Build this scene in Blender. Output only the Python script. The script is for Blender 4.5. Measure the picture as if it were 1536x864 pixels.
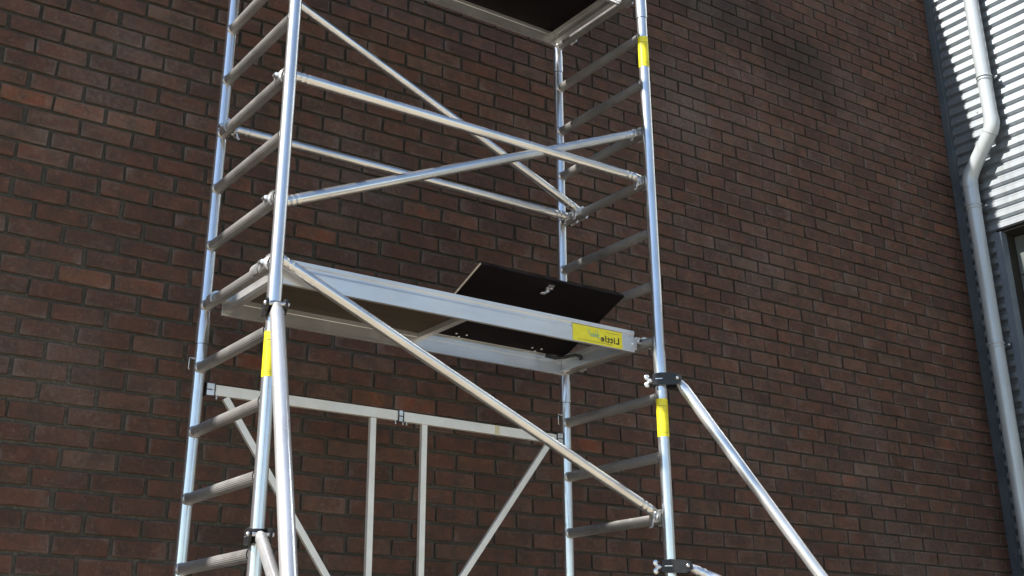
import bpy, bmesh, math, random
from math import radians, sin, cos, pi, sqrt
from mathutils import Vector, Matrix, noise

random.seed(7)
sc = bpy.context.scene
for o in list(bpy.data.objects): bpy.data.objects.remove(o)
col = sc.collection
G = 4.05            # height of the scaffold's measuring origin above the pavement

# ------------------------------------------------------------------ camera
RM = Matrix(((0.82577256, -0.21274899, -0.52233853),
             (-0.56399783, -0.30742669, -0.76641717),
             (0.00247367, 0.92748407, -0.37385449)))
CAM = Vector((-1.8247, -4.1602, -2.9728 + G))
cd = bpy.data.cameras.new('camera')
cd.sensor_width = 36.0
cd.lens = 1792.39 / 1536 * 36
cd.shift_x = (768 - 731.93) / 1536
cd.shift_y = (312.636 - 432) / 1536
cd.clip_start = 0.05
cd.clip_end = 2000
cam = bpy.data.objects.new('camera', cd)
col.objects.link(cam)
cam.matrix_world = Matrix.Translation(CAM) @ RM.to_4x4()
sc.camera = cam
sc.render.resolution_x, sc.render.resolution_y = 1024, 576

# ------------------------------------------------------------------ light
SUN_TO = Vector((-1.0, 0.1245, 1.0)).normalized()      # towards the sun
elev = math.asin(SUN_TO.z)
azim = math.atan2(SUN_TO.x, SUN_TO.y)
w = bpy.data.worlds.new('World'); sc.world = w; w.use_nodes = True
nt = w.node_tree; bg = nt.nodes['Background']
sky = nt.nodes.new('ShaderNodeTexSky'); sky.sky_type = 'NISHITA'; sky.sun_disc = False
sky.sun_elevation = elev; sky.sun_rotation = azim % (2 * pi)
sky.air_density = 1.0; sky.dust_density = 0.2; sky.ozone_density = 1.2
nt.links.new(sky.outputs[0], bg.inputs[0]); bg.inputs[1].default_value = 0.09
sd = bpy.data.lights.new('sun', 'SUN'); sd.energy = 5.0; sd.angle = radians(0.53); sd.color = (1.0, 0.955, 0.89)
so = bpy.data.objects.new('sun', sd); col.objects.link(so)
so.rotation_euler = (-SUN_TO).to_track_quat('-Z', 'Y').to_euler()
so.location = (-10, 2, 14)
sc.view_settings.view_transform = 'Standard'; sc.view_settings.look = 'None'
sc.view_settings.gamma = 1.0; sc.view_settings.exposure = 1.2
sc.render.engine = 'CYCLES'

# ------------------------------------------------------------------ materials
def mat(name, color=(.5, .5, .5), rough=.5, metal=0.0, spec=0.5):
    m = bpy.data.materials.new(name); m.use_nodes = True
    b = m.node_tree.nodes['Principled BSDF']
    b.inputs['Base Color'].default_value = (*color, 1)
    b.inputs['Roughness'].default_value = rough
    b.inputs['Metallic'].default_value = metal
    b.inputs['Specular IOR Level'].default_value = spec
    return m, m.node_tree, b

def N(t, kind, **kw):
    n = t.nodes.new(kind)
    for k, v in kw.items():
        if k.startswith('i_'): n.inputs[k[2:]].default_value = v
        else: setattr(n, k, v)
    return n

def noise_node(t, vec, scale, detail=4, rough=.55, stretch=None):
    if stretch:
        mp = N(t, 'ShaderNodeMapping'); mp.inputs['Scale'].default_value = stretch
        t.links.new(vec, mp.inputs[0]); vec = mp.outputs[0]
    n = N(t, 'ShaderNodeTexNoise'); n.inputs['Scale'].default_value = scale
    n.inputs['Detail'].default_value = detail; n.inputs['Roughness'].default_value = rough
    t.links.new(vec, n.inputs['Vector']); return n.outputs['Fac']

def ramp(t, fac, stops):
    r = N(t, 'ShaderNodeValToRGB'); e = r.color_ramp.elements
    while len(e) < len(stops): e.new(.5)
    for i, (p, c) in enumerate(stops):
        e[i].position = p; e[i].color = (*c, 1) if len(c) == 3 else c
    t.links.new(fac, r.inputs[0]); return r.outputs[0]

def mapr(t, fac, a, b, c, d):
    r = N(t, 'ShaderNodeMapRange')
    for i, v in zip((1, 2, 3, 4), (a, b, c, d)): r.inputs[i].default_value = v
    t.links.new(fac, r.inputs[0]); return r.outputs[0]

def mix(t, fac, a, b, mode='MIX'):
    m = N(t, 'ShaderNodeMix', data_type='RGBA', blend_type=mode)
    for s, v in ((m.inputs[0], fac), (m.inputs[6], a), (m.inputs[7], b)):
        if hasattr(v, 'is_linked') or hasattr(v, 'links'): t.links.new(v, s)
        elif isinstance(v, tuple): s.default_value = (*v, 1)
        else: s.default_value = v
    return m.outputs[2]

def mathn(t, op, a, b=0.0):
    m = N(t, 'ShaderNodeMath', operation=op)
    for s, v in ((m.inputs[0], a), (m.inputs[1], b)):
        if hasattr(v, 'links'): t.links.new(v, s)
        else: s.default_value = v
    return m.outputs[0]

def bump(t, b, h, dist, strength=1.0):
    n = N(t, 'ShaderNodeBump'); n.inputs['Distance'].default_value = dist
    n.inputs['Strength'].default_value = strength
    t.links.new(h, n.inputs['Height']); t.links.new(n.outputs[0], b.inputs['Normal'])

def metal_mat(name, base, rough, metal=.85, dirt=.5, stretch=(1, 1, 1), bd=.0004, haze=0.0, hm=.88):
    m, t, b = mat(name, base, rough, metal)
    pos = N(t, 'ShaderNodeNewGeometry').outputs['Position']
    n1 = noise_node(t, pos, 9, 5, .6, stretch)
    n2 = noise_node(t, pos, 60, 4, .6, stretch)
    n3 = noise_node(t, pos, 3.1, 3)
    dk = tuple(c * (1 - .55 * dirt) for c in base)
    c = mix(t, mapr(t, n1, .42, .72, 0, .8), base, dk)
    c = mix(t, mapr(t, n2, .60, .72, 0, .55 * dirt), c, tuple(min(1, x * 1.12) for x in base))
    c = mix(t, mapr(t, n2, .22, .36, .6 * dirt, 0), c, (dk[0] * .55, dk[1] * .53, dk[2] * .5))
    n5 = noise_node(t, pos, 23, 5, .7)
    c = mix(t, mapr(t, n5, .61, .72, 0, .40 * dirt), c, (.42, .405, .38))
    t.links.new(c, b.inputs['Base Color'])
    r = mathn(t, 'ADD', mapr(t, n5, .50, .72, rough - .05, rough + .13), mapr(t, n3, .35, .65, -.04, .05))
    t.links.new(r, b.inputs['Roughness'])
    bump(t, b, mathn(t, 'ADD', n2, mathn(t, 'MULTIPLY', n1, 7.0 if haze else 0.0)), bd, .6)
    if haze:      # drawn aluminium: a sharp lobe plus a broad one from the brushed oxide skin
        b2 = N(t, 'ShaderNodeBsdfPrincipled'); b2.inputs['Metallic'].default_value = hm; b2.inputs['Roughness'].default_value = .44
        t.links.new(c, b2.inputs['Base Color'])
        ms = N(t, 'ShaderNodeMixShader'); ms.inputs[0].default_value = haze
        t.links.new(b.outputs[0], ms.inputs[1]); t.links.new(b2.outputs[0], ms.inputs[2])
        t.links.new(ms.outputs[0], t.nodes['Material Output'].inputs[0])
    return m

M_POST = metal_mat('aluminium_post', (.78, .79, .80), .13, .98, .55, (1, 1, .25), haze=.33)
M_LEG = metal_mat('aluminium_leg', (.80, .80, .80), .15, .96, .5, (1, 1, .5), haze=.45, hm=.55)
M_BRACE = metal_mat('aluminium_brace', (.76, .75, .73), .14, .97, .5, (.3, 1, 1), haze=.30)
M_RUNG = metal_mat('aluminium_rung', (.35, .34, .325), .42, .62, .9, (1, .4, 1))
M_BEAM = metal_mat('aluminium_beam', (.70, .70, .69), .40, .75, .35, (.3, 1, 1))
M_BAR = metal_mat('aluminium_bar', (.82, .80, .74), .50, .50, .25)
M_CAST = metal_mat('cast_aluminium', (.70, .70, .69), .38, .85, .7, bd=.001)
M_STEEL = metal_mat('zinc_steel', (.72, .72, .72), .30, .9, .5)

m, t, b = mat('black_powder_coat', (.012, .012, .014), .42)
pos = N(t, 'ShaderNodeNewGeometry').outputs['Position']
nn = noise_node(t, pos, 45, 4)
t.links.new(ramp(t, nn, [(.35, (.004, .004, .005)), (.75, (.016, .015, .015))]), b.inputs['Base Color'])
bump(t, b, nn, .0006)
M_BLACK = m

m, t, b = mat('film_faced_plywood', (.012, .009, .009), .6, 0, .12)
pos = N(t, 'ShaderNodeNewGeometry').outputs['Position']
nn = noise_node(t, pos, 5, 6, .6, (1, 3, 1))
t.links.new(ramp(t, nn, [(.3, (.004, .0025, .003)), (.8, (.010, .007, .0075))]), b.inputs['Base Color'])
M_PLY_BLACK = m

m, t, b = mat('brown_plywood', (.06, .045, .032), .7, 0, .25)
pos = N(t, 'ShaderNodeNewGeometry').outputs['Position']
nn = noise_node(t, pos, 14, 6, .65, (.12, 1, 1))
t.links.new(ramp(t, nn, [(.3, (.045, .034, .024)), (.75, (.080, .061, .043))]), b.inputs['Base Color'])
M_PLY_BROWN = m
m, t, b = mat('plywood_edge', (.42, .32, .2), .7)
pos = N(t, 'ShaderNodeNewGeometry').outputs['Position']
nn = noise_node(t, pos, 40, 4, .6, (.1, .1, 6))
t.links.new(ramp(t, nn, [(.3, (.03, .024, .017)), (.7, (.10, .08, .055))]), b.inputs['Base Color'])
M_PLY_EDGE = m

m, t, b = mat('yellow_sticker', (.78, .68, .02), .38)
pos = N(t, 'ShaderNodeNewGeometry').outputs['Position']
nn = noise_node(t, pos, 30, 4)
t.links.new(ramp(t, nn, [(.3, (.70, .60, .012)), (.75, (.80, .72, .03))]), b.inputs['Base Color'])
M_YELLOW = m
M_TAPE, _, _ = mat('old_tape', (.62, .56, .34), .6)
M_INK, _, _ = mat('black_ink', (.012, .012, .012), .5)
M_INK2, _, _ = mat('grey_ink', (.20, .19, .05), .5)
M_TEAL, _, _ = mat('teal_ink', (.18, .42, .28), .5)
M_WHITE, _, _ = mat('white_plastic', (.75, .75, .73), .4)
M_RUBBER, _, _ = mat('grey_rubber', (.05, .05, .05), .8)

# bricks
m, t, b = mat('brick_clay', (.08, .045, .035), .88, 0, .25)
geo = N(t, 'ShaderNodeNewGeometry'); pos = geo.outputs['Position']
at = N(t, 'ShaderNodeAttribute', attribute_name='tone'); oi = N(t, 'ShaderNodeObjectInfo')
tone = mix(t, 1.0, at.outputs['Color'], oi.outputs['Color'], 'ADD')
sp = N(t, 'ShaderNodeSeparateColor'); t.links.new(tone, sp.inputs[0])
base = ramp(t, sp.outputs[0], [(.0, (.062, .036, .030)), (.28, (.078, .042, .034)), (.5, (.088, .045, .035)),
                               (.68, (.096, .052, .039)), (.85, (.088, .060, .049)), (1.0, (.106, .052, .034))])
# every brick gets its own patch of noise
cv = N(t, 'ShaderNodeCombineXYZ'); t.links.new(mathn(t, 'MULTIPLY', sp.outputs[2], 37.0), cv.inputs[1])
va = N(t, 'ShaderNodeVectorMath', operation='ADD'); t.links.new(pos, va.inputs[0]); t.links.new(cv.outputs[0], va.inputs[1])
V = va.outputs[0]
nA = noise_node(t, V, 11, 5, .6); nB = noise_node(t, V, 48, 5, .65); nC = noise_node(t, V, 190, 3, .6)
nD = noise_node(t, V, 7.5, 3, .5)
c = mix(t, mapr(t, nA, .40, .66, 0, .75), base, (.043, .033, .031))
hot = mathn(t, 'MULTIPLY', mapr(t, sp.outputs[0], .90, 1.0, .0, 1), mapr(t, nD, .50, .62, .0, 1))
c = mix(t, hot, c, (.125, .047, .029))
c = mix(t, mathn(t, 'MULTIPLY', mapr(t, nB, .52, .74, 0, .6), mapr(t, nD, .35, .6, .3, 1)), c, (.150, .118, .102))
c = mix(t, mapr(t, nC, .60, .75, 0, .5), c, (.19, .16, .14))
c = mix(t, mapr(t, nC, .24, .38, .6, 0), c, (.03, .024, .022))
c = mix(t, 1.0, c, (1.29, 1.14, .97), 'MULTIPLY')
# rubbed and chipped arrises, using each brick's own face coordinates
lu = N(t, 'ShaderNodeAttribute', attribute_name='face'); ls = N(t, 'ShaderNodeSeparateColor'); t.links.new(lu.outputs['Color'], ls.inputs[0])
def edge(ch, size):
    d_ = mathn(t, 'SUBTRACT', .5, mathn(t, 'ABSOLUTE', mathn(t, 'SUBTRACT', ls.outputs[ch], .5)))
    return mathn(t, 'MULTIPLY', d_, size)
ed_ = mathn(t, 'MINIMUM', edge(0, .232), edge(1, .074))
ed2 = mathn(t, 'ADD', ed_, mapr(t, nB, .3, .7, -.007, .007))
rub = mathn(t, 'MULTIPLY', mapr(t, ed2, .001, .010, 1, 0), mapr(t, nD, .46, .64, 0, .45))
c = mix(t, rub, c, (.20, .165, .145))
drk = mathn(t, 'MULTIPLY', mapr(t, ed2, -.001, .006, 1, 0), mapr(t, nD, .52, .40, 0, .6))
c = mix(t, drk, c, (.038, .030, .026))
endp = mathn(t, 'MULTIPLY', mapr(t, mathn(t, 'ADD', edge(0, .232), mapr(t, nA, .3, .7, -.03, .03)), .005, .05, 1, 0), mapr(t, nD, .52, .68, 0, .35))
c = mix(t, endp, c, (.165, .135, .12))
smear = mathn(t, 'MULTIPLY', mapr(t, ed2, -.002, .007, 1, 0), mapr(t, nA, .38, .60, .1, .8))
c = mix(t, smear, c, (.088, .078, .060))
# wall-scale weathering: soot patches and lime bloom
big = noise_node(t, pos, .9, 5, .6)
big2 = noise_node(t, pos, 2.3, 4, .6, (1, 1, .6))
def blob(cx, cz, rx, rz):
    mp = N(t, 'ShaderNodeMapping', vector_type='POINT')
    mp.inputs['Location'].default_value = (-cx / rx, 0, -cz / rz)
    mp.inputs['Scale'].default_value = (1 / rx, 0, 1 / rz)
    t.links.new(pos, mp.inputs[0])
    l = N(t, 'ShaderNodeVectorMath', operation='LENGTH'); t.links.new(mp.outputs[0], l.inputs[0])
    s = mathn(t, 'ADD', l.outputs['Value'], mapr(t, big2, .2, .8, -.6, .6))
    return mapr(t, s, .25, 1.2, 1, 0)
soot = mathn(t, 'MAXIMUM', blob(4.45, 1.35 + G, .50, .42), blob(3.7, 1.55 + G, .8, .3))
soot = mathn(t, 'MAXIMUM', soot, mathn(t, 'MULTIPLY', blob(2.3, .95 + G, 1.3, .35), .7))
c = mix(t, mathn(t, 'MULTIPLY', soot, .62), c, (.022, .020, .019))
lime = mathn(t, 'MULTIPLY', mathn(t, 'MAXIMUM', mapr(t, big, .52, .68, 0, .35), mathn(t, 'MULTIPLY', blob(3.3, .62 + G, .38, .42), .50)), mapr(t, nB, .35, .6, .25, 1))
c = mix(t, lime, c, (.17, .145, .125))
bl = mapr(t, sp.outputs[1], 0, 1, .70, 1.12)
cb = N(t, 'ShaderNodeVectorMath', operation='SCALE'); t.links.new(c, cb.inputs[0]); t.links.new(bl, cb.inputs['Scale'])
t.links.new(cb.outputs[0], b.inputs['Base Color'])
bump(t, b, mathn(t, 'ADD', nB, mathn(t, 'MULTIPLY', nC, .4)), .006, .8)
M_BRICK = m

m, t, b = mat('mortar', (.10, .105, .09), .95, 0, .2)
pos = N(t, 'ShaderNodeNewGeometry').outputs['Position']
n1 = noise_node(t, pos, 3, 4); n2 = noise_node(t, pos, 70, 5, .7); n3 = noise_node(t, pos, 12, 4)
c = ramp(t, n2, [(.3, (.070, .062, .048)), (.55, (.116, .104, .082)), (.78, (.20, .18, .145))])
c = mix(t, mapr(t, n1, .4, .62, 0, .5), c, (.050, .046, .037))
sx = N(t, 'ShaderNodeSeparateXYZ'); t.links.new(pos, sx.inputs[0])
hi = mapr(t, sx.outputs[2], G - 1.8, G + .2, 0, .75)          # the pointing turns darker higher up the wall
c = mix(t, hi, c, (.038, .035, .028))
c = mix(t, mapr(t, sx.outputs[0], .5, 3.2, 0, .5), c, (.052, .042, .034))
t.links.new(c, b.inputs['Base Color'])
bump(t, b, mathn(t, 'ADD', n2, n3), .006, 1)
M_MORTAR = m

m, t, b = mat('cladding_paint', (.3, .3, .3), .50, .93)
pos = N(t, 'ShaderNodeNewGeometry').outputs['Position']
n1 = noise_node(t, pos, 2.5, 5, .6, (1, 1, 1)); n2 = noise_node(t, pos, 40, 4)
c = ramp(t, n1, [(.3, (.27, .30, .325)), (.7, (.35, .375, .39))])
c = mix(t, mapr(t, n2, .58, .75, 0, .3), c, (.25, .24, .22))
n4 = noise_node(t, pos, 5, 5, .6, (1, 3, .12))
c = mix(t, mapr(t, n4, .50, .70, 0, .45), c, (.19, .185, .17))
t.links.new(c, b.inputs['Base Color']); bump(t, b, n1, .002, .4)
M_CLAD = m
m, t, b = mat('flashing_paint', (.16, .21, .26), .45, .1)
pos = N(t, 'ShaderNodeNewGeometry').outputs['Position']
n1 = noise_node(t, pos, 8, 5)
t.links.new(ramp(t, n1, [(.3, (.048, .060, .070)), (.7, (.074, .088, .100))]), b.inputs['Base Color'])
M_FLASH = m
m, t, b = mat('frame_paint', (.30, .36, .43), .4, .1)
pos = N(t, 'ShaderNodeNewGeometry').outputs['Position']
n1 = noise_node(t, pos, 8, 5)
t.links.new(ramp(t, n1, [(.3, (.085, .107, .135)), (.7, (.125, .150, .18))]), b.inputs['Base Color'])
M_FRAME = m
m, t, b = mat('pipe_pvc', (.4, .42, .43), .30, .25)
pos = N(t, 'ShaderNodeNewGeometry').outputs['Position']
n1 = noise_node(t, pos, 6, 5, .6, (1, 1, .3)); n2 = noise_node(t, pos, 60, 3)
c = ramp(t, n1, [(.3, (.36, .395, .41)), (.7, (.44, .47, .48))])
c = mix(t, mapr(t, n2, .62, .75, 0, .4), c, (.40, .38, .34))
n4 = noise_node(t, pos, 9, 5, .65, (1, 1, .10))
c = mix(t, mapr(t, n4, .50, .68, 0, .55), c, (.27, .26, .235))
t.links.new(c, b.inputs['Base Color'])
M_PIPE = m
m, t, b = mat('door_panel_paint', (.16, .175, .165), .6, 0, .3)
pos = N(t, 'ShaderNodeNewGeometry').outputs['Position']
n1 = noise_node(t, pos, 3, 4)
t.links.new(ramp(t, n1, [(.3, (.080, .092, .090)), (.7, (.105, .118, .114))]), b.inputs['Base Color'])
M_DOOR = m
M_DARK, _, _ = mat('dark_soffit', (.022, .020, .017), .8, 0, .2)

m, t, b = mat('concrete_pavement', (.30, .265, .20), .85)
pos = N(t, 'ShaderNodeNewGeometry').outputs['Position']
n1 = noise_node(t, pos, .6, 6); n2 = noise_node(t, pos, 20, 5)
c = ramp(t, n1, [(.3, (.26, .228, .172)), (.7, (.35, .305, .235))])
c = mix(t, mapr(t, n2, .5, .8, 0, .4), c, (.24, .22, .19))
t.links.new(c, b.inputs['Base Color']); bump(t, b, n2, .01)
M_PAVE = m

# ------------------------------------------------------------------ mesh helpers
class MB:
    """collects vertices and faces of one mesh"""
    def __init__(s): s.v = []; s.f = []; s.sm = []
    def add(s, vs, fs, smooth=False):
        o = len(s.v); s.v += [Vector(v) for v in vs]
        for f in fs: s.f.append([i + o for i in f]); s.sm.append(smooth)
    def sweep(s, pts, radii, seg=20, caps=True, flute=0.0, square=None):
        """tube through pts; flute = depth of lengthwise ribs"""
        pts = [Vector(p) for p in pts]; rings = []
        up = None
        for i, p in enumerate(pts):
            d = (pts[min(i + 1, len(pts) - 1)] - pts[max(i - 1, 0)]).normalized()
            if up is None:
                up = d.orthogonal().normalized()
            else:
                up = (up - d * up.dot(d)).normalized()
            q = d.cross(up)
            r = radii[i] if isinstance(radii, (list, tuple)) else radii
            rings.append([p + (up * cos(a) + q * sin(a)) * (r - (flute if k % 2 else 0))
                          for k, a in enumerate([2 * pi * j / seg for j in range(seg)])])
        vs = [v for r in rings for v in r]; fs = []
        for i in range(len(rings) - 1):
            for j in range(seg):
                a = i * seg + j; b_ = i * seg + (j + 1) % seg
                fs.append([a, b_, b_ + seg, a + seg])
        s.add(vs, fs, flute == 0.0)
        if caps:
            s.add(rings[0], [list(range(seg))[::-1]]); s.add(rings[-1], [list(range(seg))])
    def ring(s, c, ax, r0, r1, h, seg=24, smooth=True):
        """collar: outer radius r1, inner r0, height h along ax"""
        c = Vector(c); ax = Vector(ax).normalized(); u = ax.orthogonal().normalized(); v = ax.cross(u)
        prof = [(r0, -h / 2), (r1 - .15 * (r1 - r0), -h / 2), (r1, -h / 2 + .2 * (r1 - r0)), (r1, h / 2 - .2 * (r1 - r0)), (r1 - .15 * (r1 - r0), h / 2), (r0, h / 2)]
        vs = []; n = len(prof)
        for j in range(seg):
            a = 2 * pi * j / seg; e = u * cos(a) + v * sin(a)
            for r, z in prof: vs.append(c + e * r + ax * z)
        fs = []
        for j in range(seg):
            k = (j + 1) % seg
            for i in range(n):
                i2 = (i + 1) % n
                fs.append([j * n + i, k * n + i, k * n + i2, j * n + i2])
        s.add(vs, fs, False)
    def box(s, a, b_, bev=0.0):
        x0, y0, z0 = a; x1, y1, z1 = b_
        s.obox(((x0 + x1) / 2, (y0 + y1) / 2, (z0 + z1) / 2), (1, 0, 0), (0, 1, 0), ((x1 - x0) / 2, (y1 - y0) / 2, (z1 - z0) / 2), bev)
    def obox(s, c, X, Y, h, bev=0.0):
        c = Vector(c); X = Vector(X).normalized(); Y = Vector(Y); Y = (Y - X * Y.dot(X)).normalized(); Z = X.cross(Y)
        bm = bmesh.new(); bmesh.ops.create_cube(bm, size=2)
        for v in bm.verts: v.co = Vector((v.co.x * h[0], v.co.y * h[1], v.co.z * h[2]))
        if bev: bmesh.ops.bevel(bm, geom=bm.edges[:], offset=bev, segments=2, affect='EDGES', profile=.6)
        bm.verts.index_update()
        s.add([c + X * v.co.x + Y * v.co.y + Z * v.co.z for v in bm.verts], [[v.index for v in f.verts] for f in bm.faces])
        bm.free()
    def bar(s, p0, p1, wid, hei, side=(0, 1, 0), bev=.002):
        p0 = Vector(p0); p1 = Vector(p1); d = p1 - p0
        s.obox((p0 + p1) / 2, d, side, (d.length / 2, wid / 2, hei / 2), bev)
    def prism(s, prof, o, X, Y, L):
        """2-D profile (x,y) placed at o with axes X,Y and extruded by vector L"""
        o = Vector(o); X = Vector(X); Y = Vector(Y); L = Vector(L); n = len(prof)
        a = [o + X * p[0] + Y * p[1] for p in prof]; b_ = [v + L for v in a]
        for i in range(n):
            k = (i + 1) % n
            s.add([a[i], a[k], b_[k], b_[i]], [[0, 1, 2, 3]])
        s.add(a, [list(range(n))[::-1]]); s.add(b_, [list(range(n))])
    def sphere(s, c, r, seg=12, sc3=(1, 1, 1)):
        bm = bmesh.new(); bmesh.ops.create_uvsphere(bm, u_segments=seg, v_segments=seg // 2 + 2, radius=r)
        bm.verts.index_update(); c = Vector(c)
        s.add([c + Vector((v.co.x * sc3[0], v.co.y * sc3[1], v.co.z * sc3[2])) for v in bm.verts], [[v.index for v in f.verts] for f in bm.faces], True)
        bm.free()
    def mesh(s, name, m, off=Vector((0, 0, 0)), fix=True):
        me = bpy.data.meshes.new(name)
        me.from_pydata([v - off for v in s.v], [], s.f)
        me.polygons.foreach_set('use_smooth', s.sm)
        me.materials.append(m)
        if fix:
            bm = bmesh.new(); bm.from_mesh(me); bmesh.ops.recalc_face_normals(bm, faces=bm.faces); bm.to_mesh(me); bm.free()
        return me

def world_off(p):
    o = Vector((0, 0, 0))
    while p is not None: o += p.location; p = p.parent
    return o
def part(name, mb, m, parent=None, fix=True):
    """link a mesh given in scene coordinates; children keep coordinates relative to their parent"""
    o = bpy.data.objects.new(name, mb.mesh(name, m, world_off(parent), fix)); col.objects.link(o)
    if parent is not None: o.parent = parent
    return o
def thing(name, loc, label, cat, group=None):
    e = bpy.data.objects.new(name, None); col.objects.link(e); e.location = loc
    e.empty_display_size = .2
    e['label'] = label; e['category'] = cat
    if group: e['group'] = group
    return e
def Z(z): return z + G

# ------------------------------------------------------------------ ground
g = MB(); S = 600
g.add([(-S, -S, 0), (S, -S, 0), (S, S, 0), (-S, S, 0)], [[0, 1, 2, 3]])
gr = part('pavement', g, M_PAVE); gr['kind'] = 'structure'; gr['label'] = 'pale concrete pavement below the scaffold tower'

# ------------------------------------------------------------------ brick wall
A = -0.0087
WB, WH, W0 = .246957, .089244, -2.466617     # brick pitch, course height, height of joint 0 (relative)
wall = thing('brick_wall', (0, 1.05, 0), 'tall dark red-brown brick wall in running bond behind the scaffold', 'wall')
wall.rotation_euler.z = A
XEND = 6.185
TOP = 3.10
back = MB(); back.box((-7, .0135, 0), (XEND + .02, .24, Z(TOP) - .06))
def local(parent, name, mb, m):
    o = bpy.data.objects.new(name, mb.mesh(name, m)); col.objects.link(o); o.parent = parent; return o
local(wall, 'mortar', back, M_MORTAR)
cop = MB(); cop.box((-7.05, -.02, Z(TOP) - .055), (XEND + .06, .30, Z(TOP)), .004)
local(wall, 'coping', cop, M_FLASH)

JT = .0150
def brick_geo(L, H, rnd, D=.05):
    """brick in the local x-z plane, front face at y = 0"""
    hx, hz = L / 2, H / 2; ch = rnd.uniform(.002, .006)
    j = lambda a: rnd.uniform(-a, a)
    sk = [j(.0022) for _ in range(8)]
    o = [(-hx + ch, -hz), (hx - ch, -hz), (hx, -hz + ch), (hx, hz - ch), (hx - ch, hz), (-hx + ch, hz), (-hx, hz - ch), (-hx, -hz + ch)]
    o = [(x + j(.0030), z + j(.0024)) for x, z in o]
    tilt = j(.004); tz = j(.005)
    bv = rnd.uniform(.0025, .0045)
    v = []
    for x, z in o:
        s = 1 - bv / hx; t_ = 1 - bv / hz
        v.append((x * s, tilt * x / hx * .4 + tz * z / hz * .25, z * t_))
    for x, z in o: v.append((x, bv + tilt * x / hx * .4 + tz * z / hz * .25, z))
    for x, z in o: v.append((x, D, z))
    f = [list(range(8))]
    for r in (0, 8):
        for i in range(8):
            k = (i + 1) % 8; f.append([r + i, r + i + 8, r + k + 8, r + k])
    return v, f
rb = random.Random(3)
def face_attr(me_, uv):
    a_ = me_.color_attributes.new('face', 'FLOAT_COLOR', 'POINT')
    a_.data.foreach_set('color', [q for u_, v_ in uv for q in (u_, v_, 0, 1)])
variants = []
for i in range(10):
    v, f = brick_geo(WB - JT, WH - JT, rb)
    mb = MB(); mb.add(v, f); me_ = mb.mesh('brick', M_BRICK); variants.append(me_)
    face_attr(me_, [(x / (WB - JT) + .5, z / (WH - JT) + .5) for x, y, z in v])
special = {(22, -4): (1.0, .80, .13), (22, -3): (1.0, .95, .31), (22, -2): (.97, .80, .52), (9, 3): (1.0, .75, .23), (9, 4): (1.0, .80, .77),
           (8, 18): (1.0, .7, .44), (13, -3): (.96, .8, .9), (13, -2): (.96, .75, .64), (21, 20): (.97, .8, .2), (21, 4): (.98, .75, .7),
           (21, 5): (.94, .7, .35), (45, 15): (.97, .8, .3), (40, 17): (.95, .7, .8)}
cinv = RM.transposed()
def project(P):
    q = cinv @ (P - CAM)
    if q.z > -.1: return None
    return (731.93 + 1792.39 * q.x / -q.z, 312.636 - 1792.39 * q.y / -q.z, -q.z)
wm = Matrix.Translation(Vector((0, 1.05, 0))) @ Matrix.Rotation(A, 4, 'Z')
bricks = []
r0 = int(math.floor((-G - W0) / WH)) + 1; r1 = int(math.floor((TOP - .06 - W0) / WH))
for r in range(r0, r1 + 1):
    z0 = W0 + r * WH
    rj = rb.uniform(-.012, .012)
    rz = rb.uniform(-.0015, .0015)
    ph = .165 if r % 2 == 0 else .67
    n0 = int(-6.6 / WB); n1 = int(XEND / WB) + 1
    for n in range(n0, n1 + 1):
        a = (n + ph) * WB + rj + rb.uniform(-.003, .003); e = a + WB - JT + rb.uniform(-.004, .003)
        a += JT / 2; e += JT / 2
        jt = JT + .001 - .0050 * min(1, max(0, (a - .5) / 3.0)); a -= (JT - jt) / 2; e += (JT - jt) / 2
        e = min(e, XEND)
        if e - a < .04: continue
        cx = (a + e) / 2; cz = z0 + WH / 2 + rz + rb.uniform(-.0014, .0014) + noise.noise(Vector((cx * .7, r * .13, 8.2))) * .006
        q = rb.random()
        # hue drifts slowly along the wall so that batches of bricks read together
        drift = noise.noise(Vector((cx * .8, 3.1, cz * .8))) * .22
        hue = min(.88, max(0, rb.gauss(.44, .17) + drift))
        if rb.random() < .006: hue = rb.uniform(.95, 1.0)
        tone = (hue, min(1, max(0, rb.gauss(.52, .15))), rb.random())
        tone = special.get((r, n), tone)
        pr = project(wm @ Vector((cx, 0, Z(cz))))
        score = -1
        if pr and -20 < pr[0] < 1556 and -20 < pr[1] < 884:
            score = 1e4 / pr[2] ** 2 * (1 if 10 < pr[0] < 1526 and 8 < pr[1] < 856 else .6)
        full = abs((e - a) - (WB - JT)) < .012
        bricks.append((score if full and abs(jt - JT) < .0015 else -1, cx, cz, e - a, tone, r, n, jt))
bricks.sort(key=lambda q: -q[0])
stuff = MB(); cols = []; fuv = []
for i, (s_, cx, cz, L, tone, r, n, jt) in enumerate(bricks):
    py = rb.uniform(-.0022, .0022)
    if i < 300:
        o = bpy.data.objects.new('brick', rb.choice(variants)); col.objects.link(o); o.parent = wall
        o.location = (cx, py, Z(cz)); o.scale = (L / (WB - JT), 1, 1); o.rotation_euler = (0, rb.uniform(-.006, .006), 0)
        o.color = (*tone, 1)
    else:
        v, f = brick_geo(L, WH - jt, rb)
        ro = rb.uniform(-.006, .006)
        stuff.add([(cx + x + z * ro, y + py, Z(cz) + z - x * ro) for x, y, z in v], f)
        cols += [tone] * 24; fuv += [(x / L + .5, z / (WH - JT) + .5) for x, y, z in v]
me = stuff.mesh('bricks', M_BRICK, fix=False)
ca = me.color_attributes.new('tone', 'FLOAT_COLOR', 'POINT')
ca.data.foreach_set('color', [x for c_ in cols for x in (*c_, 1)])
face_attr(me, fuv)
o = bpy.data.objects.new('bricks', me); col.objects.link(o); o.parent = wall; o['kind'] = 'stuff'; o.color = (0, 0, 0, 1)
o['label'] = 'remaining weathered bricks of the wall'

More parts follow.
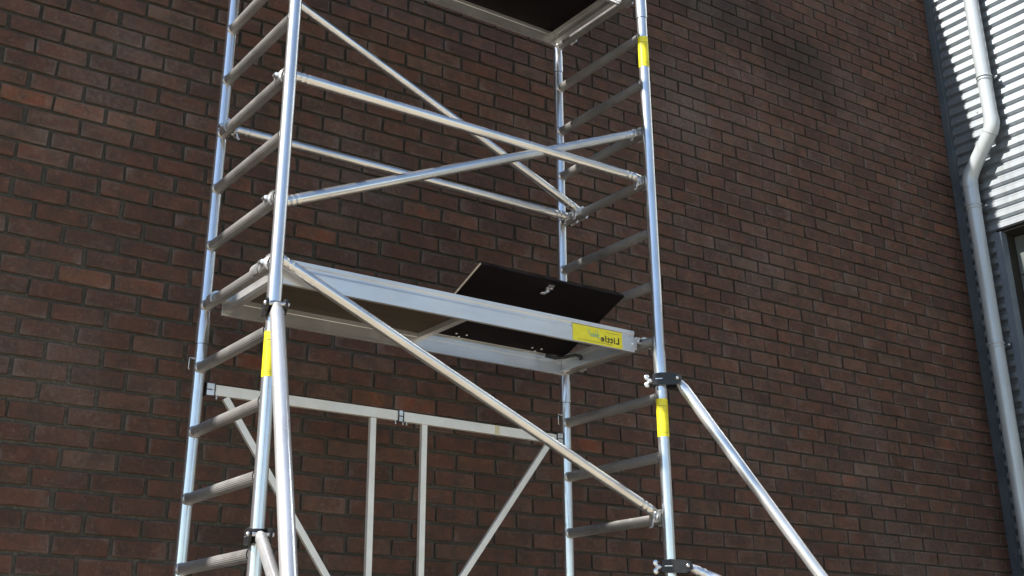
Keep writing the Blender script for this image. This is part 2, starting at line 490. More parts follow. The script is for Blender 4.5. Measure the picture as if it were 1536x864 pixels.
# ------------------------------------------------------------------ clad facade at right
FY = 1.05 + A * 6.19
fac = thing('clad_building', (6.19, FY, 0), 'pale corrugated metal-clad building at right, sunlit above and shaded at its corner', 'building')
fac.rotation_euler.z = A
P_, DP = .088, .024
FTOP = Z(4.6)
def clad(mb, y0, y1, z0, z1):
    """horizontal trapezoid ribs, crest towards -x, between heights z0 and z1"""
    prof = []; k = math.floor(z0 / P_)
    pts = [(0.0, 0.0), (.20, 0.0), (.38, 1.0), (.82, 1.0), (1.0, 0.0)]
    zs = []
    while k * P_ < z1:
        for f_, d_ in pts[:-1]: zs.append((k * P_ + f_ * P_, d_))
        k += 1
    def dep(z):
        f_ = (z / P_) % 1.0
        for (a, da), (b_, db) in zip(pts, pts[1:]):
            if a <= f_ <= b_: return da + (db - da) * (f_ - a) / max(1e-6, b_ - a)
        return 0
    line = [(z0, dep(z0))] + [q for q in zs if z0 + 1e-4 < q[0] < z1 - 1e-4] + [(z1, dep(z1))]
    for (za, da), (zb, db) in zip(line, line[1:]):
        mb.add([(-da * DP, y0, za), (-da * DP, y1, za), (-db * DP, y1, zb), (-db * DP, y0, zb)], [[0, 1, 2, 3]])
OJ, OE, OH = -.298, -3.4, Z(.285)          # opening: jamb, far jamb, head
cl = MB()
clad(cl, 0, OJ, 0.0, OH); local(fac, 'corrugated_sheet', cl, M_CLAD)
cl = MB(); clad(cl, 0, -8.0, OH, FTOP); local(fac, 'corrugated_sheet', cl, M_CLAD)
cl = MB(); clad(cl, OE, -8.0, 0.0, OH); local(fac, 'corrugated_sheet', cl, M_CLAD)
bk = MB()
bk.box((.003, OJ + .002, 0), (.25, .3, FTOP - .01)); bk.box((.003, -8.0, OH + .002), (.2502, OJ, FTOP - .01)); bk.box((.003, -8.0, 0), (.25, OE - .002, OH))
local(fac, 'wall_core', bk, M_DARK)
fl = MB()
fl.prism([(0, .0), (-.030, .0), (-.030, -.016), (-.034, -.016), (-.034, -.052), (-.026, -.055), (-.026, -.074), (0, -.074)], (0, -.002, 0), (1, 0, 0), (0, 1, 0), (0, 0, FTOP))
local(fac, 'corner_flashing', fl, M_FLASH)
jb = MB(); jb.box((-.032, OJ - .052, 0), (.04, OJ + .006, OH - .022), .003)
jb.box((-.030, OJ + .0062, 0), (.0, OJ + .010, OH - .03))
local(fac, 'door_jamb', jb, M_FRAME)
jb = MB(); jb.box((-.050, OE - .006, 0), (.04, OE + .045, OH - .022), .003)
local(fac, 'door_jamb', jb, M_FRAME)
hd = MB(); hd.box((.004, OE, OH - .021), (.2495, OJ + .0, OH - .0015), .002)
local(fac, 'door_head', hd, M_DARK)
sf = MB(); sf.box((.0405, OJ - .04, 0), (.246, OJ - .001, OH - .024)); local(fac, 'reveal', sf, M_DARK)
# sectional door inside the opening
z = 0.0; k = 0
while z < OH - .03:
    z2 = min(z + .5, OH - .024)
    dp = MB(); dp.box((.15, OE + .05, z + .004), (.19, OJ - .043, z2 - .004), .004); local(fac, 'door_panel', dp, M_DOOR)
    z = z2; k += 1
cp = MB(); cp.box((-.06, -8.0, FTOP), (.3, .3, FTOP + .06), .004); local(fac, 'coping', cp, M_FLASH)
# screws on the cladding
sw = MB()
for zz in [Z(-1.9 + .088 * 6 * i) + .02 for i in range(10)]:
    zc = math.floor(zz / P_) * P_ + .60 * P_
    for yy in (-.14, -.32, -.9, -1.5):
        if yy < OJ and zc < OH: continue
        sw.sweep([(-DP - .003, yy, zc), (-DP + .002, yy, zc)], .006, 8)
o = local(fac, 'screws', sw, M_STEEL); o['kind'] = 'stuff'

# ------------------------------------------------------------------ downpipe
PX = 6.075
dn = thing('downpipe', (PX, .79, 0), 'pale grey rain downpipe with a swan-neck bend on the clad corner', 'downpipe')
YU, YL = .518, .782
RP = .056
def pipe_piece(name, pts, r=RP):
    mb = MB(); mb.sweep(pts, r, 32); return part(name, mb, M_PIPE, dn)
zu, zl = Z(1.07), Z(.735)
pipe_piece('upper_pipe', [(PX, YU, Z(4.55)), (PX, YU, Z(1.50))])
pipe_piece('upper_pipe', [(PX, YU, Z(1.495)), (PX, YU, zu + .06)], RP * .97)
def arc(p, q, r_, n=7):
    """rounded corner points at p between directions"""
    a, b_, c_ = [Vector(v) for v in (p[0], p[1], p[2])]
    u = (a - b_).normalized() * q; v = (c_ - b_).normalized() * q
    return [b_ + u * (1 - s) ** 2 + v * s ** 2 for s in [i / n for i in range(n + 1)]]
U = Vector((PX, YU, zu)); Lw = Vector((PX, YL, zl))
e1 = [Vector((PX, YU, zu + .075))] + arc((Vector((PX, YU, zu + .1)), U, Lw), .055, 1) 
mb = MB(); mb.sweep(e1, RP * 1.05, 32); el = part('elbow', mb, M_PIPE, dn)
d = (Lw - U).normalized()
pipe_piece('offset_pipe', [U + d * .055, Lw - d * .06], RP * .99)
e2 = arc((U, Lw, Vector((PX, YL, zl - .1))), .06, 1) + [Vector((PX, YL, zl - .085))]
mb = MB(); mb.sweep(e2, RP * 1.05, 32); part('elbow', mb, M_PIPE, dn)
pipe_piece('lower_pipe', [(PX, YL, zl - .08), (PX, YL, Z(.50))], RP * 1.0)
pipe_piece('lower_pipe', [(PX, YL, Z(.495)), (PX, YL, .05)], RP * .97)
for zz, yy in ((1.50, YU), (.50, YL), (-.60, YL), (3.0, YU)):
    cb = MB()
    cb.ring((PX, yy, Z(zz)), (0, 0, 1), RP * .96, RP + .006, .012, 32)
    part('pipe_collar', cb, M_PIPE, dn); cb = MB()
    cb.ring((PX, yy, Z(zz) - .028), (0, 0, 1), RP * .96, RP + .004, .008, 32)
    c_ = part('pipe_collar', cb, M_PIPE, dn)
    bb = MB(); bb.box((PX + .03, yy - .014, Z(zz) - .026), (6.166, yy + .014, Z(zz) - .006), .002)
    bb.box((PX + .04, yy - .088, Z(zz) - .026), (PX + .052, yy, Z(zz) - .004), .001)
    part('pipe_bracket', bb, M_FLASH, dn)
    sb = MB(); sb.sphere((PX + .036, yy - .080, Z(zz) - .015), .008); part('bracket_screw', sb, M_STEEL, dn)

# ------------------------------------------------------------------ scaffold
L, W, S_ = 2.011, .7408, .28
RPOST, RR, RBR = .0266, .0245, .0240
def zk(k): return Z(-S_ * k)

def sticker(parent, x, y, z0, z1, facing, half=1.9):
    """wrapped label around a post"""
    mb = MB(); n = 18; r = RPOST + .0009
    vs = []
    for i in range(n + 1):
        a = facing - half + 2 * half * i / n
        vs += [(x + r * cos(a), y + r * sin(a), z0), (x + r * cos(a), y + r * sin(a), z1)]
    mb.add(vs, [[2 * i, 2 * i + 2, 2 * i + 3, 2 * i + 1] for i in range(n)], True)
    st = part('sticker', mb, M_YELLOW, parent, False)
    st['label'] = 'yellow wrap-around sticker with small print'
    pr = MB(); r += .0008
    rr = random.Random(int(z0 * 100))
    hgt = z1 - z0
    lines = [(.80, .030), (.745, .012), (.70, .012), (.655, .010), (.14, .010), (.10, .014), (.06, .008)]
    for fz, th in lines:
        zz = z0 + hgt * fz; a = facing - .75
        while a < facing + .9:
            da = rr.uniform(.05, .16)
            pr.add([(x + r * cos(q), y + r * sin(q), zz + dz) for q, dz in ((a, -th * hgt * .4), (a + da, -th * hgt * .4), (a + da, th * hgt * .4), (a, th * hgt * .4))], [[0, 1, 2, 3]])
            a += da + rr.uniform(.03, .08)
    part('small_print', pr, M_INK2, st, False)['kind'] = 'stuff'

def ladder(x, side, ks, zt, zb, label, name='ladder_frame', stickers=(), bottom_sleeve=True, feet=False):
    f = thing(name, (x, W / 2, zb), label, 'scaffold frame', 'ladder frames of the scaffold tower')
    for y in (0.0, W):
        mb = MB(); pts = [(x, y, zt)]; rad = [RPOST]
        if bottom_sleeve:
            pts += [(x, y, zb + .125), (x, y, zb + .105), (x, y, zb)]; rad += [RPOST, RPOST + .0030, RPOST + .0030]
        else:
            pts += [(x, y, zb)]; rad += [RPOST]
        mb.sweep(pts, rad, 36)
        p = part('post', mb, M_POST, f)
        if y in stickers or True:
            pass
    for y in stickers:
        facing = math.atan2(CAM.y - y, CAM.x - x) + .15
        sticker(f, x, y, zt - .30 if y == W else zt - .297, zt - .118, facing)
    for k in ks:
        z = zk(k)
        mb = MB(); mb.sweep([(x, .018, z), (x, W - .018, z)], RR, 44, flute=.0011)
        rg = part('rung', mb, M_RUNG, f)
        for y, s in ((RPOST - .006, 1), (W - RPOST + .006, -1)):
            wb = MB(); wb.sweep([(x, y - s * .002, z), (x, y + s * .003, z), (x, y + s * .009, z)], [RR + .005, RR + .0035, RR - .001], 28, caps=False)
            part('weld', wb, M_CAST, rg)
    # sprung locking pins just under the top joint
    for y in (0.0, W):
        if y == 0.0 or zt > G - 1: continue
        lp = MB(); px = x - RPOST; pz = zt - .065
        lp.sweep([(px + .004, y, pz), (px - .020, y, pz + .002), (px - .022, y, pz - .006), (px - .024, y - .004, pz - .050), (px - .018, y - .004, pz - .052)], .0022, 8)
        lp.sweep([(px + .004, y, pz), (px - .010, y, pz)], .0045, 10)
        part('locking_pin', lp, M_STEEL, f)
    if feet:
        for y in (0.0, W):
            mb = MB(); mb.sweep([(x, y, zb + .1), (x, y, .19)], .019, 20); part('adjustable_leg', mb, M_STEEL, f)
            mb = MB(); mb.ring((x + .03, y, .10), (0, 1, 0), .03, .10, .045, 28); wh = part('castor_wheel', mb, M_RUBBER, f)
            for s in (-1, 1): mb = MB(); mb.bar((x, y + s * .032, .20), (x + .03, y + s * .032, .10), .005, .05); part('castor_cheek', mb, M_STEEL, f)
            mb = MB(); mb.box((x - .035, y - .035, .195), (x + .035, y + .035, .205)); part('castor_fork', mb, M_STEEL, f)
    return f

ZJ1, ZJ2 = Z(-1.572), Z(.388)
ladder(0, 0, range(6, 13), ZJ1 - .002, Z(-3.62), 'lower left scaffold ladder frame with a yellow sticker near its top', stickers=(0.0,), bottom_sleeve=False, feet=True)
ladder(L, 0, range(6, 13), ZJ1 - .002, Z(-3.62), 'lower right scaffold ladder frame below the open hatch', stickers=(0.0,), bottom_sleeve=False, feet=True)
ladder(0, 0, range(-1, 6), ZJ2 - .002, ZJ1, 'left middle ladder frame carrying the left end of the hatch platform')
ladder(L, 0, range(-1, 6), ZJ2 - .002, ZJ1, 'right middle ladder frame carrying the hatch platform, sticker near its top', stickers=(0.0,))
ladder(0, 0, range(-8, -1), Z(2.35), ZJ2, 'topmost left ladder frame beside the upper platform')
ladder(L, 0, range(-8, -1), Z(2.35), ZJ2, 'topmost right ladder frame holding the upper platform end')

# ---- braces with claw hooks over the rungs
def claw(parent, x, y, z, sx, dirv):
    """claw over a rung at (x, y, z); sx = side of the tube (+1: tube lies towards +x)"""
    mb = MB(); R_ = RR + .0015; t_ = .0105; hw = .025
    n = 16; a0, a1 = (radians(-30), radians(235)) if sx > 0 else (radians(-55), radians(210))
    ins, outs = [], []
    for i in range(n + 1):
        a = a0 + (a1 - a0) * i / n
        ins.append((x + R_ * cos(a), z + R_ * sin(a))); outs.append((x + (R_ + t_) * cos(a), z + (R_ + t_) * sin(a)))
    for i in range(n):
        q = [ins[i], ins[i + 1], outs[i + 1], outs[i]]
        vs = [(px, y - hw, pz) for px, pz in q] + [(px, y + hw, pz) for px, pz in q]
        mb.add(vs, [[0, 1, 2, 3], [7, 6, 5, 4], [3, 2, 6, 7], [1, 0, 4, 5], [0, 3, 7, 4], [2, 1, 5, 6]])
    h = part('claw', mb, M_CAST, parent)
    kb = MB(); kb.sweep([(x - sx * (R_ + t_ + .004), y - .012, z + .006), (x - sx * (R_ + t_ + .004), y + .012, z + .006)], .009, 14)
    part('claw_rivet', kb, M_STEEL, h)
    kb = MB(); kb.sweep([(x - sx * .008, y - .016, z + R_ + t_ + .001), (x - sx * .008, y + .016, z + R_ + t_ + .001)], .008, 12)
    part('claw_rivet', kb, M_STEEL, h)
    tb = MB()      # trigger that closes the claw from below
    p = Vector((x + sx * (R_ + .007), y, z - .004))
    tb.bar(p + Vector((0, 0, .012)), p + Vector((sx * .012, 0, -.034)), .013, .010, bev=.002)
    tb.bar(p + Vector((sx * .010, 0, -.030)), p + Vector((sx * .022, 0, -.038)), .013, .007, bev=.002)
    part('trigger', tb, M_STEEL, h)

def brace(ya, yb, ka, kb_, dza, dzb, label, x0=0.0, x1=L):
    a = Vector((x0 + .040, ya, zk(ka) + dza)); b_ = Vector((x1 - .040, yb, zk(kb_) + dzb)); d = (b_ - a).normalized()
    th = thing('brace', tuple(a), label, 'brace', 'braces hooked across the scaffold tower')
    mb = MB(); pts = [a - d * .022, a + d * .01, a + d * .030, a + d * .036, a + d * .042, a + d * .055, a + d * .061, a + d * .067, a + d * .08]
    rad = [RBR * .78, RBR * .97, RBR, RBR * .86, RBR, RBR, RBR * .86, RBR, RBR]
    q = [b_ + d * .022] + [b_ - d * v for v in (.01, .030, .036, .042, .055, .061, .067, .08)]
    mb.sweep(pts + q[::-1], rad + rad[::-1], 32)
    part('tube', mb, M_BRACE, th)
    claw(th, x0, ya, zk(ka), 1, d); claw(th, x1, yb, zk(kb_), -1, d)
    for cx, cz_, pz, s in ((x0, zk(ka), a, 1), (x1, zk(kb_), b_, -1)):
        nb = MB(); e = pz - d * s * .008
        nb.obox(((cx + s * (RR + .004) + e.x) / 2, pz.y, (cz_ + .014 + e.z) / 2), (1, 0, .2), (0, 1, 0), (.016, .017, .017), .004)
        part('hook_block', nb, M_CAST, th)
    return th
YF, YB = .062, .655
brace(YF, YF, 2, 2, .028, .028, 'front horizontal brace crossing over the sloping one above the hatch platform')
brace(YF + .012, YF + .012, 4, 1, .006, -.002, 'front brace rising from the lower left rung to the upper right post')
brace(YF, YF, 5, 8, .036, .036, 'front diagonal brace falling from the platform left end to the lower right')
brace(YB, YB, 2, 2, .004, .008, 'back horizontal brace nearest the brick wall above the hatch platform')
brace(YB - .02, YB - .085, -1, 2, .026, .030, 'steep back diagonal brace falling from the upper left to the right frame')

# ---- platforms
def beam(parent, yo, s, x0, x1, zb, zt):
    """deck side beam; s = -1: outer face towards -y"""
    H = zt - zb; o = s
    prof = [(0, 0), (o * .000, H * .60), (-o * .0035, H * .70), (-o * .0035, H * .80), (o * .001, H * .84), (o * .001, H),
            (-o * .020, H), (-o * .020, H - .006), (-o * .006, H - .006), (-o * .006, H * .62), (-o * .0045, H * .60), (-o * .0045, .0042), (-o * .018, .0042), (-o * .018, 0)]
    mb = MB(); mb.prism(prof, (x0, yo, zb), (0, 1, 0), (0, 0, 1), (x1 - x0, 0, 0))
    return part('side_beam', mb, M_BEAM, parent)
def platform(k, label, deck_mat, hatch):
    zr = zk(k); zt = zr + .056; zb = zr - .050
    x0, x1 = .050, 1.945; y0, y1 = .100, .672
    th = thing('platform', (0, .386, zb), label, 'scaffold platform', 'platforms of the scaffold tower')
    beam(th, y0, -1, x0, x1, zb, zt); beam(th, y1, 1, x0, x1, zb, zt)
    for xa, s in ((x0 + .004, 1), (x1 - .004, -1)):
        e = MB(); e.prism([(0, .012), (0, .082), (s * .010, .092), (s * .032, .092), (s * .032, .086), (s * .007, .078), (s * .007, .019), (s * .03, .018), (s * .03, .012)],
                          (xa, y0 + .007, zb), (1, 0, 0), (0, 0, 1), (0, y1 - y0 - .014, 0))
        part('end_beam', e, M_BEAM, th)
        xr = 0.0 if s > 0 else L
        for yy in ((y0 + .058 if s > 0 else y0 + .022), y1 - .050):
            h = MB(); R_ = RR + .002; n = 14; a0, a1 = (radians(10), radians(215)) if s > 0 else (radians(-35), radians(170))
            for i in range(n):
                p = []
                for aa in (a0 + (a1 - a0) * i / n, a0 + (a1 - a0) * (i + 1) / n):
                    for rr_ in (R_, R_ + .010): p.append((xr + rr_ * cos(aa), zr + rr_ * sin(aa)))
                q = [p[0], p[2], p[3], p[1]]
                vs = [(a, yy - .025, c_) for a, c_ in q] + [(a, yy + .025, c_) for a, c_ in q]
                h.add(vs, [[0, 1, 2, 3], [7, 6, 5, 4], [3, 2, 6, 7], [1, 0, 4, 5], [0, 3, 7, 4], [2, 1, 5, 6]])
            h.obox((xr + s * .038, yy, zr + .012), (1, 0, 0), (0, 1, 0), (.022, .025, .016), .004)
            hk = part('hook', h, M_CAST, th)
            if s < 0 and yy < .2:
                rv = MB(); rv.sphere((xr + s * .045, yy - .026, zr + .010), .006); part('rivet', rv, M_STEEL, hk)
    # end plate of the front beam on the right with a rivet
    ep = MB(); ep.box((x1 - .060, y0 - .003, zb + .012), (x1 + .012, y0 - .0005, zb + .070), .001)
    part('end_plate', ep, M_BEAM, th)
    rv = MB(); rv.sphere((x1 - .014, y0 - .003, zb + .042), .008, 12, (1, .5, 1)); rv.sphere((x1 - .014, y0 - .003, zb + .042), .0035)
    part('rivet', rv, M_STEEL, th)
    dz0, dz1 = zt - .021, zt - .009
    if not hatch:
        d = MB(); d.box((x0 + .012, y0 + .008, dz0), (x1 - .012, y1 - .008, dz1)); part('deck_board', d, deck_mat, th)
        c_ = MB(); c_.box((1.05, y0 + .006, dz0 - .030), (1.08, y1 - .006, dz0 - .0005)); part('cross_member', c_, M_BEAM, th)
        return th, zb, zt
    HX0, HX1 = 1.095, 1.945
    d = MB(); d.box((x0 + .012, y0 + .008, dz0), (HX0 - .012, y1 - .008, dz1)); part('deck_board', d, deck_mat, th)
    c_ = MB(); c_.box((HX0 - .040, y0 + .006, dz0 - .026), (HX0 - .006, y1 - .006, dz0 - .0005), .001); part('cross_member', c_, M_BEAM, th)
    # open hatch lid, hinged along the back beam and raised towards the front
    hp = Vector((0, .643, Z(-1.357))); fp = Vector((0, .150, Z(-1.155)))
    u = (fp - hp).normalized(); nrm = Vector((0, -u.z, u.y)); nrm = nrm if nrm.z > 0 else -nrm
    LX0, LX1 = 1.078, 1.935
    lid = MB(); ln = (fp - hp).length
    lid.obox(hp + u * ln / 2 + Vector(((LX0 + LX1) / 2, 0, 0)) + nrm * .0065, (1, 0, 0), u, ((LX1 - LX0) / 2, ln / 2, .0065), .0008)
    ld = part('hatch_lid', lid, M_PLY_BLACK, th); ld['label'] = 'black hatch lid propped open'
    ed = MB(); ed.obox(hp + u * ln / 2 + Vector((LX0 - .0012, 0, 0)) + nrm * .0065, (1, 0, 0), u, (.001, ln / 2 - .002, .0060))
    part('lid_edge', ed, M_PLY_EDGE, ld)
    ed = MB(); ed.obox(hp + u * ln / 2 + Vector((LX1 + .0012, 0, 0)) + nrm * .0065, (1, 0, 0), u, (.001, ln / 2 - .002, .0060))
    part('lid_edge', ed, M_PLY_EDGE, ld)
    # round bolt heads of the two hinges
    for bx, s in ((1.246, .022), (1.305, .024), (1.272, .048 - .046), (1.708, .022), (1.765, .024), (1.740, .0)):
        b_ = MB(); c0 = hp + u * (s + .006) + Vector((bx, 0, 0)); b_.sphere(c0 - nrm * .001, .0065, 12, (1, 1, .6)); part('hinge_bolt', b_, M_STEEL, ld)
    for bx in (1.275, 1.738):
        b_ = MB(); b_.sweep([Vector((bx - .04, .652, Z(-1.352))), Vector((bx + .04, .652, Z(-1.352)))], .006, 12); part('hinge', b_, M_STEEL, ld)
    # turn latch near the free edge
    c0 = Vector((1.493, .205, Z(-1.178))) - nrm * .002
    lt = MB(); lt.obox(c0 + u * .012 + Vector((.012, 0, 0)), (1, 0, 0), u, (.017, .017, .003), .001)
    lt.sweep([c0, c0 - nrm * .016], .0085, 16)
    lt.sphere(c0 - nrm * .020 + Vector((-.015, 0, 0)) - u * .018, .014, 14, (1.2, 1.0, .35))
    lt.bar(c0 - nrm * .018 + Vector((.006, 0, 0)) + u * .006, c0 - nrm * .019 + Vector((-.016, 0, 0)) - u * .018, .012, .007, tuple(nrm), .002)
    lt.sphere(c0 - nrm * .018 + Vector((.008, 0, 0)) + u * .020, .009, 12, (1.1, 1.2, .4))
    part('turn_latch', lt, M_STEEL, ld)
    # black strap and catch at the hinge corner
    st = MB()
    st.sweep([(1.80, .628, Z(-1.372)), (1.84, .60, Z(-1.385)), (1.875, .56, Z(-1.384)), (1.90, .51, Z(-1.380)), (1.922, .49, Z(-1.388)), (1.925, .485, Z(-1.400)), (1.912, .49, Z(-1.405))], [.010, .009, .008, .008, .008, .007, .006], 12)
    part('catch_strap', st, M_BLACK, ld)
    return th, zb, zt

pl, pzb, pzt = platform(5, 'lower scaffold platform with its black hatch lid propped open', M_PLY_BROWN, True)
platform(-2, 'upper scaffold platform with black underside at the top of the photo', M_PLY_BLACK, False)

# ---- printed label on the front beam (mirror-reversed, as in the photograph)
lab = MB(); LX, LX2, LZ, LZ2 = 1.562, 1.866, Z(-1.4475), Z(-1.3665)
lab.add([(LX, .0988, LZ), (LX2, .0988, LZ), (LX2, .0988, LZ2), (LX, .0988, LZ2)], [[0, 1, 2, 3]])
# the beam has a shallow groove; the label is a thin vinyl sheet that bridges it
lb = part('beam_label', lab, M_YELLOW, pl, False); lb['label'] = 'yellow label with reversed black lettering'
def text_mesh(txt, size, m, xr, z, parent, name, bold=.0, sxx=1.0, spacing=1.0):
    cu = bpy.data.curves.new('lettering', 'FONT'); cu.body = txt; cu.size = size; cu.offset = bold; cu.resolution_u = 3; cu.space_character = spacing
    o = bpy.data.objects.new('lettering', cu); col.objects.link(o)
    dg = bpy.context.evaluated_depsgraph_get(); dg.update()
    me = bpy.data.meshes.new_from_object(o.evaluated_get(dg)); bpy.data.objects.remove(o)
    off = world_off(parent)
    for v in me.vertices:
        x_, y_ = v.co.x * sxx, v.co.y
        v.co = Vector((xr - x_, .0979, z + y_)) - off
    me.materials.clear(); me.materials.append(m)
    q = bpy.data.objects.new(name, me); col.objects.link(q); q.parent = parent; q['kind'] = 'stuff'
    return q
text_mesh('Little', .045, M_INK, 1.848, Z(-1.428), lb, 'lettering', .0011, 1.10, 1.12)
text_mesh('Jumbo', .030, M_TEAL, 1.722, Z(-1.414), lb, 'lettering', .0005, .72)
dt = MB()
for i in range(24):
    x_ = 1.80 - i * .0088
    dt.add([(x_, .0979, Z(-1.4385)), (x_ - .0046, .0979, Z(-1.4385)), (x_ - .0046, .0979, Z(-1.4345)), (x_, .0979, Z(-1.4345))], [[0, 1, 2, 3]])
part('dotted_line', dt, M_INK2, lb, False)['kind'] = 'stuff'
dt = MB()
rl = random.Random(4); x_ = 1.842
while x_ > 1.765:
    w_ = rl.uniform(.004, .010); dt.add([(x_, .0979, Z(-1.3815)), (x_ - w_, .0979, Z(-1.3815)), (x_ - w_, .0979, Z(-1.3790)), (x_, .0979, Z(-1.3790))], [[0, 1, 2, 3]]); x_ -= w_ + .002
part('fine_print', dt, M_INK2, lb, False)['kind'] = 'stuff'
dt = MB()
for xa, h_ in ((1.712, .036), (1.700, .028), (1.655, .034), (1.664, .022)):
    dt.add([(xa, .0979, Z(-1.406)), (xa + .0022, .0979, Z(-1.406)), (xa + .0022, .0979, Z(-1.406) + h_), (xa, .0979, Z(-1.406) + h_)], [[0, 1, 2, 3]])
part('tower_pictogram', dt, M_TEAL, lb, False)['kind'] = 'stuff'

# ---- folding guard frame at the back of the base
gf = thing('folding_base_frame', (1.0, W, Z(-2.8)), 'white flat-bar folding frame with two uprights between the back posts', 'folding frame')
ZT0, ZT1 = Z(-1.789), Z(-1.743)
def gbar(name, p0, p1, wd, hh, bev=.0015):
    mb = MB(); mb.bar(p0, p1, wd, hh, bev=bev); return part(name, mb, M_BAR, gf)
zc = (ZT0 + ZT1) / 2
gbar('top_rail', (.062, W, zc), (.998, W, zc + .001), .026, .046)
gbar('top_rail', (1.020, W, zc), (1.950, W, zc - .004), .026, .046)
gbar('upright', (.864, W, ZT0 - .001), (.872, W, Z(-2.80)), .022, .030)
gbar('upright', (1.145, W, ZT0 - .001), (1.143, W, Z(-2.80)), .022, .030)
gbar('diagonal_strut', (.130, W + .001, ZT0 - .004), (.850, W + .001, Z(-2.765)), .020, .030)
gbar('diagonal_strut', (1.898, W + .001, ZT0 - .006), (1.155, W + .001, Z(-2.765)), .020, .030)
gbar('bottom_rail', (.062, W, Z(-2.823)), (.998, W, Z(-2.823)), .026, .044)
gbar('bottom_rail', (1.020, W, Z(-2.823)), (1.950, W, Z(-2.823)), .026, .044)
for zz in (zc, Z(-2.823)):
    for bx, hwx in ((.054, .020), (1.009, .013), (1.962, .020)):
        hb = MB(); hb.box((bx - hwx, W - .016, zz - .026), (bx + hwx, W + .016, zz - .003), .001); h = part('hinge_bracket', hb, M_CAST, gf); hb = MB(); hb.box((bx - hwx, W - .016, zz + .001), (bx + hwx, W + .016, zz + .026), .001)
        h = part('hinge_bracket', hb, M_CAST, gf)
        for s in (-1, 1):
            hs = MB(); hs.box((bx + s * hwx - .002, W - .0185, zz - .028), (bx + s * hwx + .002, W + .0185, zz + .028)); part('hinge_leaf', hs, M_BLACK, h)
        for s in ((-1, .6, 1.4) if bx > .5 and bx < 1.5 else (-1, 1)):
            bb = MB(); xx = bx + s * (hwx + .012); bb.sweep([(xx, W - .008, zz - .023), (xx, W - .008, zz - .036)], .0035, 8); bb.sphere((xx, W - .008, zz - .037), .0045, 8)
            part('hinge_pin', bb, M_STEEL, h)

tm = MB(); tm.box((1.552, W - .0138, zc - .0225), (1.580, W - .0131, zc + .0205)); part('tape_mark', tm, M_TAPE, gf)
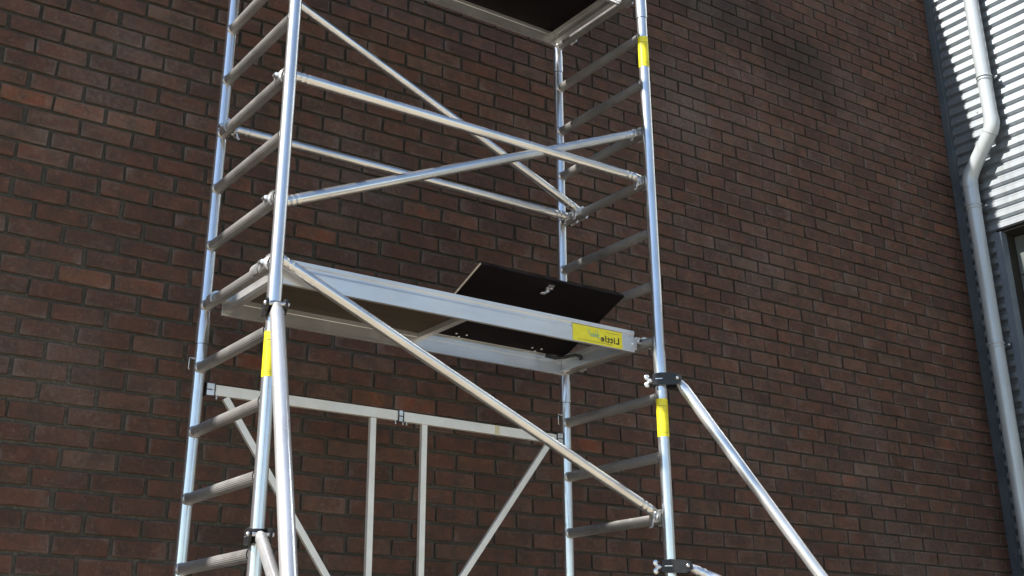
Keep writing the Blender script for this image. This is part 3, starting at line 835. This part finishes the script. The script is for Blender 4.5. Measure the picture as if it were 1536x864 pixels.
# ---- outriggers (stabilisers) clamped to the two front posts
def coupler(parent, x, y, z, d, label=None):
    """black clamp round the post: band, cheeks, pivot bolt and wing nut; d = horizontal direction of the arm"""
    d = Vector((d[0], d[1], 0)).normalized(); n = Vector((0, 0, 1)).cross(d); P = Vector((x, y, z))
    prof = []
    hh = .0275
    band = MB(); band.ring(P, (0, 0, 1), RPOST + .0004, RPOST + .0100, .052, 28)
    o = part('clamp_band', band, M_BLACK, parent)
    for s in (-1, 1):
        ck = MB()
        pts = [(-.040, -hh * .8), (-.030, -hh), (.070, -hh * 1.15)]
        for i in range(7):
            a = -pi / 2 + pi * i / 6; pts.append((.078 + .024 * cos(a), -.002 + .024 * sin(a)))
        pts += [(.045, hh), (.0, hh * 1.08), (-.034, hh * .9)]
        ck.prism(pts, P + n * (s * .0365) - n * .0050, d, (0, 0, 1), n * .010)
        part('clamp_cheek', ck, M_BLACK, o)
    pb = MB(); pv = P + d * .080
    pb.sweep([pv - n * .044, pv + n * .044], .007, 12); pb.sphere(pv - n * .042, .0095, 12); pb.sphere(pv + n * .042, .0095, 12)
    part('pivot_bolt', pb, M_STEEL, o)
    wn = MB(); q = P - d * .040
    wn.sweep([q + d * .004, q - d * .026], .0045, 10)
    wn.sweep([q - d * .004, q - d * .016], .0110, 16)
    for s in (-1, 1):
        c_ = q - d * .026 + Vector((0, 0, s * .018))
        m4 = MB(); m4.sphere((0, 0, 0), 1, 12)
        wn.add([c_ + d * v.x * .0135 + Vector((0, 0, 1)) * v.z * .0140 + n * v.y * .005 for v in m4.v], m4.f, True)
        wn.bar(q - d * .010, c_, .008, .008, tuple(n), .002)
    part('wing_nut', wn, M_WHITE if False else M_STEEL, o)
    for s in (-1, 1):
        sl = MB(); sl.obox(P + d * -.006 + n * .0422 * s, d, (0, 0, 1), (.017, .0018, .001)); part('clamp_spring', sl, M_STEEL, o)
    return pv

def outrigger(x, y, d_up, fall, zt, zlow, label, rl_=.0262):
    d = Vector((d_up[0], d_up[1], 0)).normalized()
    th = thing('outrigger', (x + d.x * .9, y + d.y * .9, 0), label, 'outrigger', 'outriggers clamped to the front posts')
    pv = coupler(th, x, y, zt, d)
    dirv = (d * fall - Vector((0, 0, 1))).normalized()
    Lt = (pv.z - .05) / -dirv.z
    a = pv + dirv * .006; e = pv + dirv * Lt
    mb = MB(); mid = a + dirv * (Lt * .72)
    mb.sweep([a, a + dirv * .022, a + dirv * .05, mid], [.016, .021, rl_, rl_], 32); lg = part('main_leg', mb, M_LEG, th)
    mb = MB(); mb.sweep([mid - dirv * .02, e], rl_ * .86, 28); part('extension_leg', mb, M_LEG, th)
    mb = MB(); mb.ring(mid, dirv, rl_ * .9, rl_ + .006, .03); part('locking_collar', mb, M_BLACK, lg)
    mb = MB(); mb.sweep([e + Vector((0, 0, .0)), Vector((e.x, e.y, .0))], [.03, .045], 20); part('rubber_foot', mb, M_RUBBER, th)
    pv2 = coupler(th, x, y, zlow, d)
    s = (pv.z - (zlow - .36)) / -dirv.z
    j = pv + dirv * s
    dd = (j - pv2).normalized()
    mb = MB(); r_ = .0225
    mb.sweep([pv2 + dd * .004, pv2 + dd * .022, pv2 + dd * .048, pv2 + dd * .056, pv2 + dd * .064, pv2 + dd * .076, pv2 + dd * .084, pv2 + dd * .092, j - dd * .02],
             [.015, .019, r_, r_ * .86, r_, r_, r_ * .86, r_, r_], 30)
    part('strut', mb, M_LEG, th)
    mb = MB(); mb.ring(j, dirv, rl_ + .0004, rl_ + .009, .05); part('strut_clamp', mb, M_BLACK, th)
    return th
outrigger(L, 0.0, (.70, -.70), .635, Z(-1.600), Z(-2.455), 'right outrigger sloping out from the right front post past the brick wall')
outrigger(0.0, 0.0, (-.268, -.963), .62, Z(-1.600), Z(-2.460), 'left outrigger dropping in front of the left front post towards the camera', .0282)
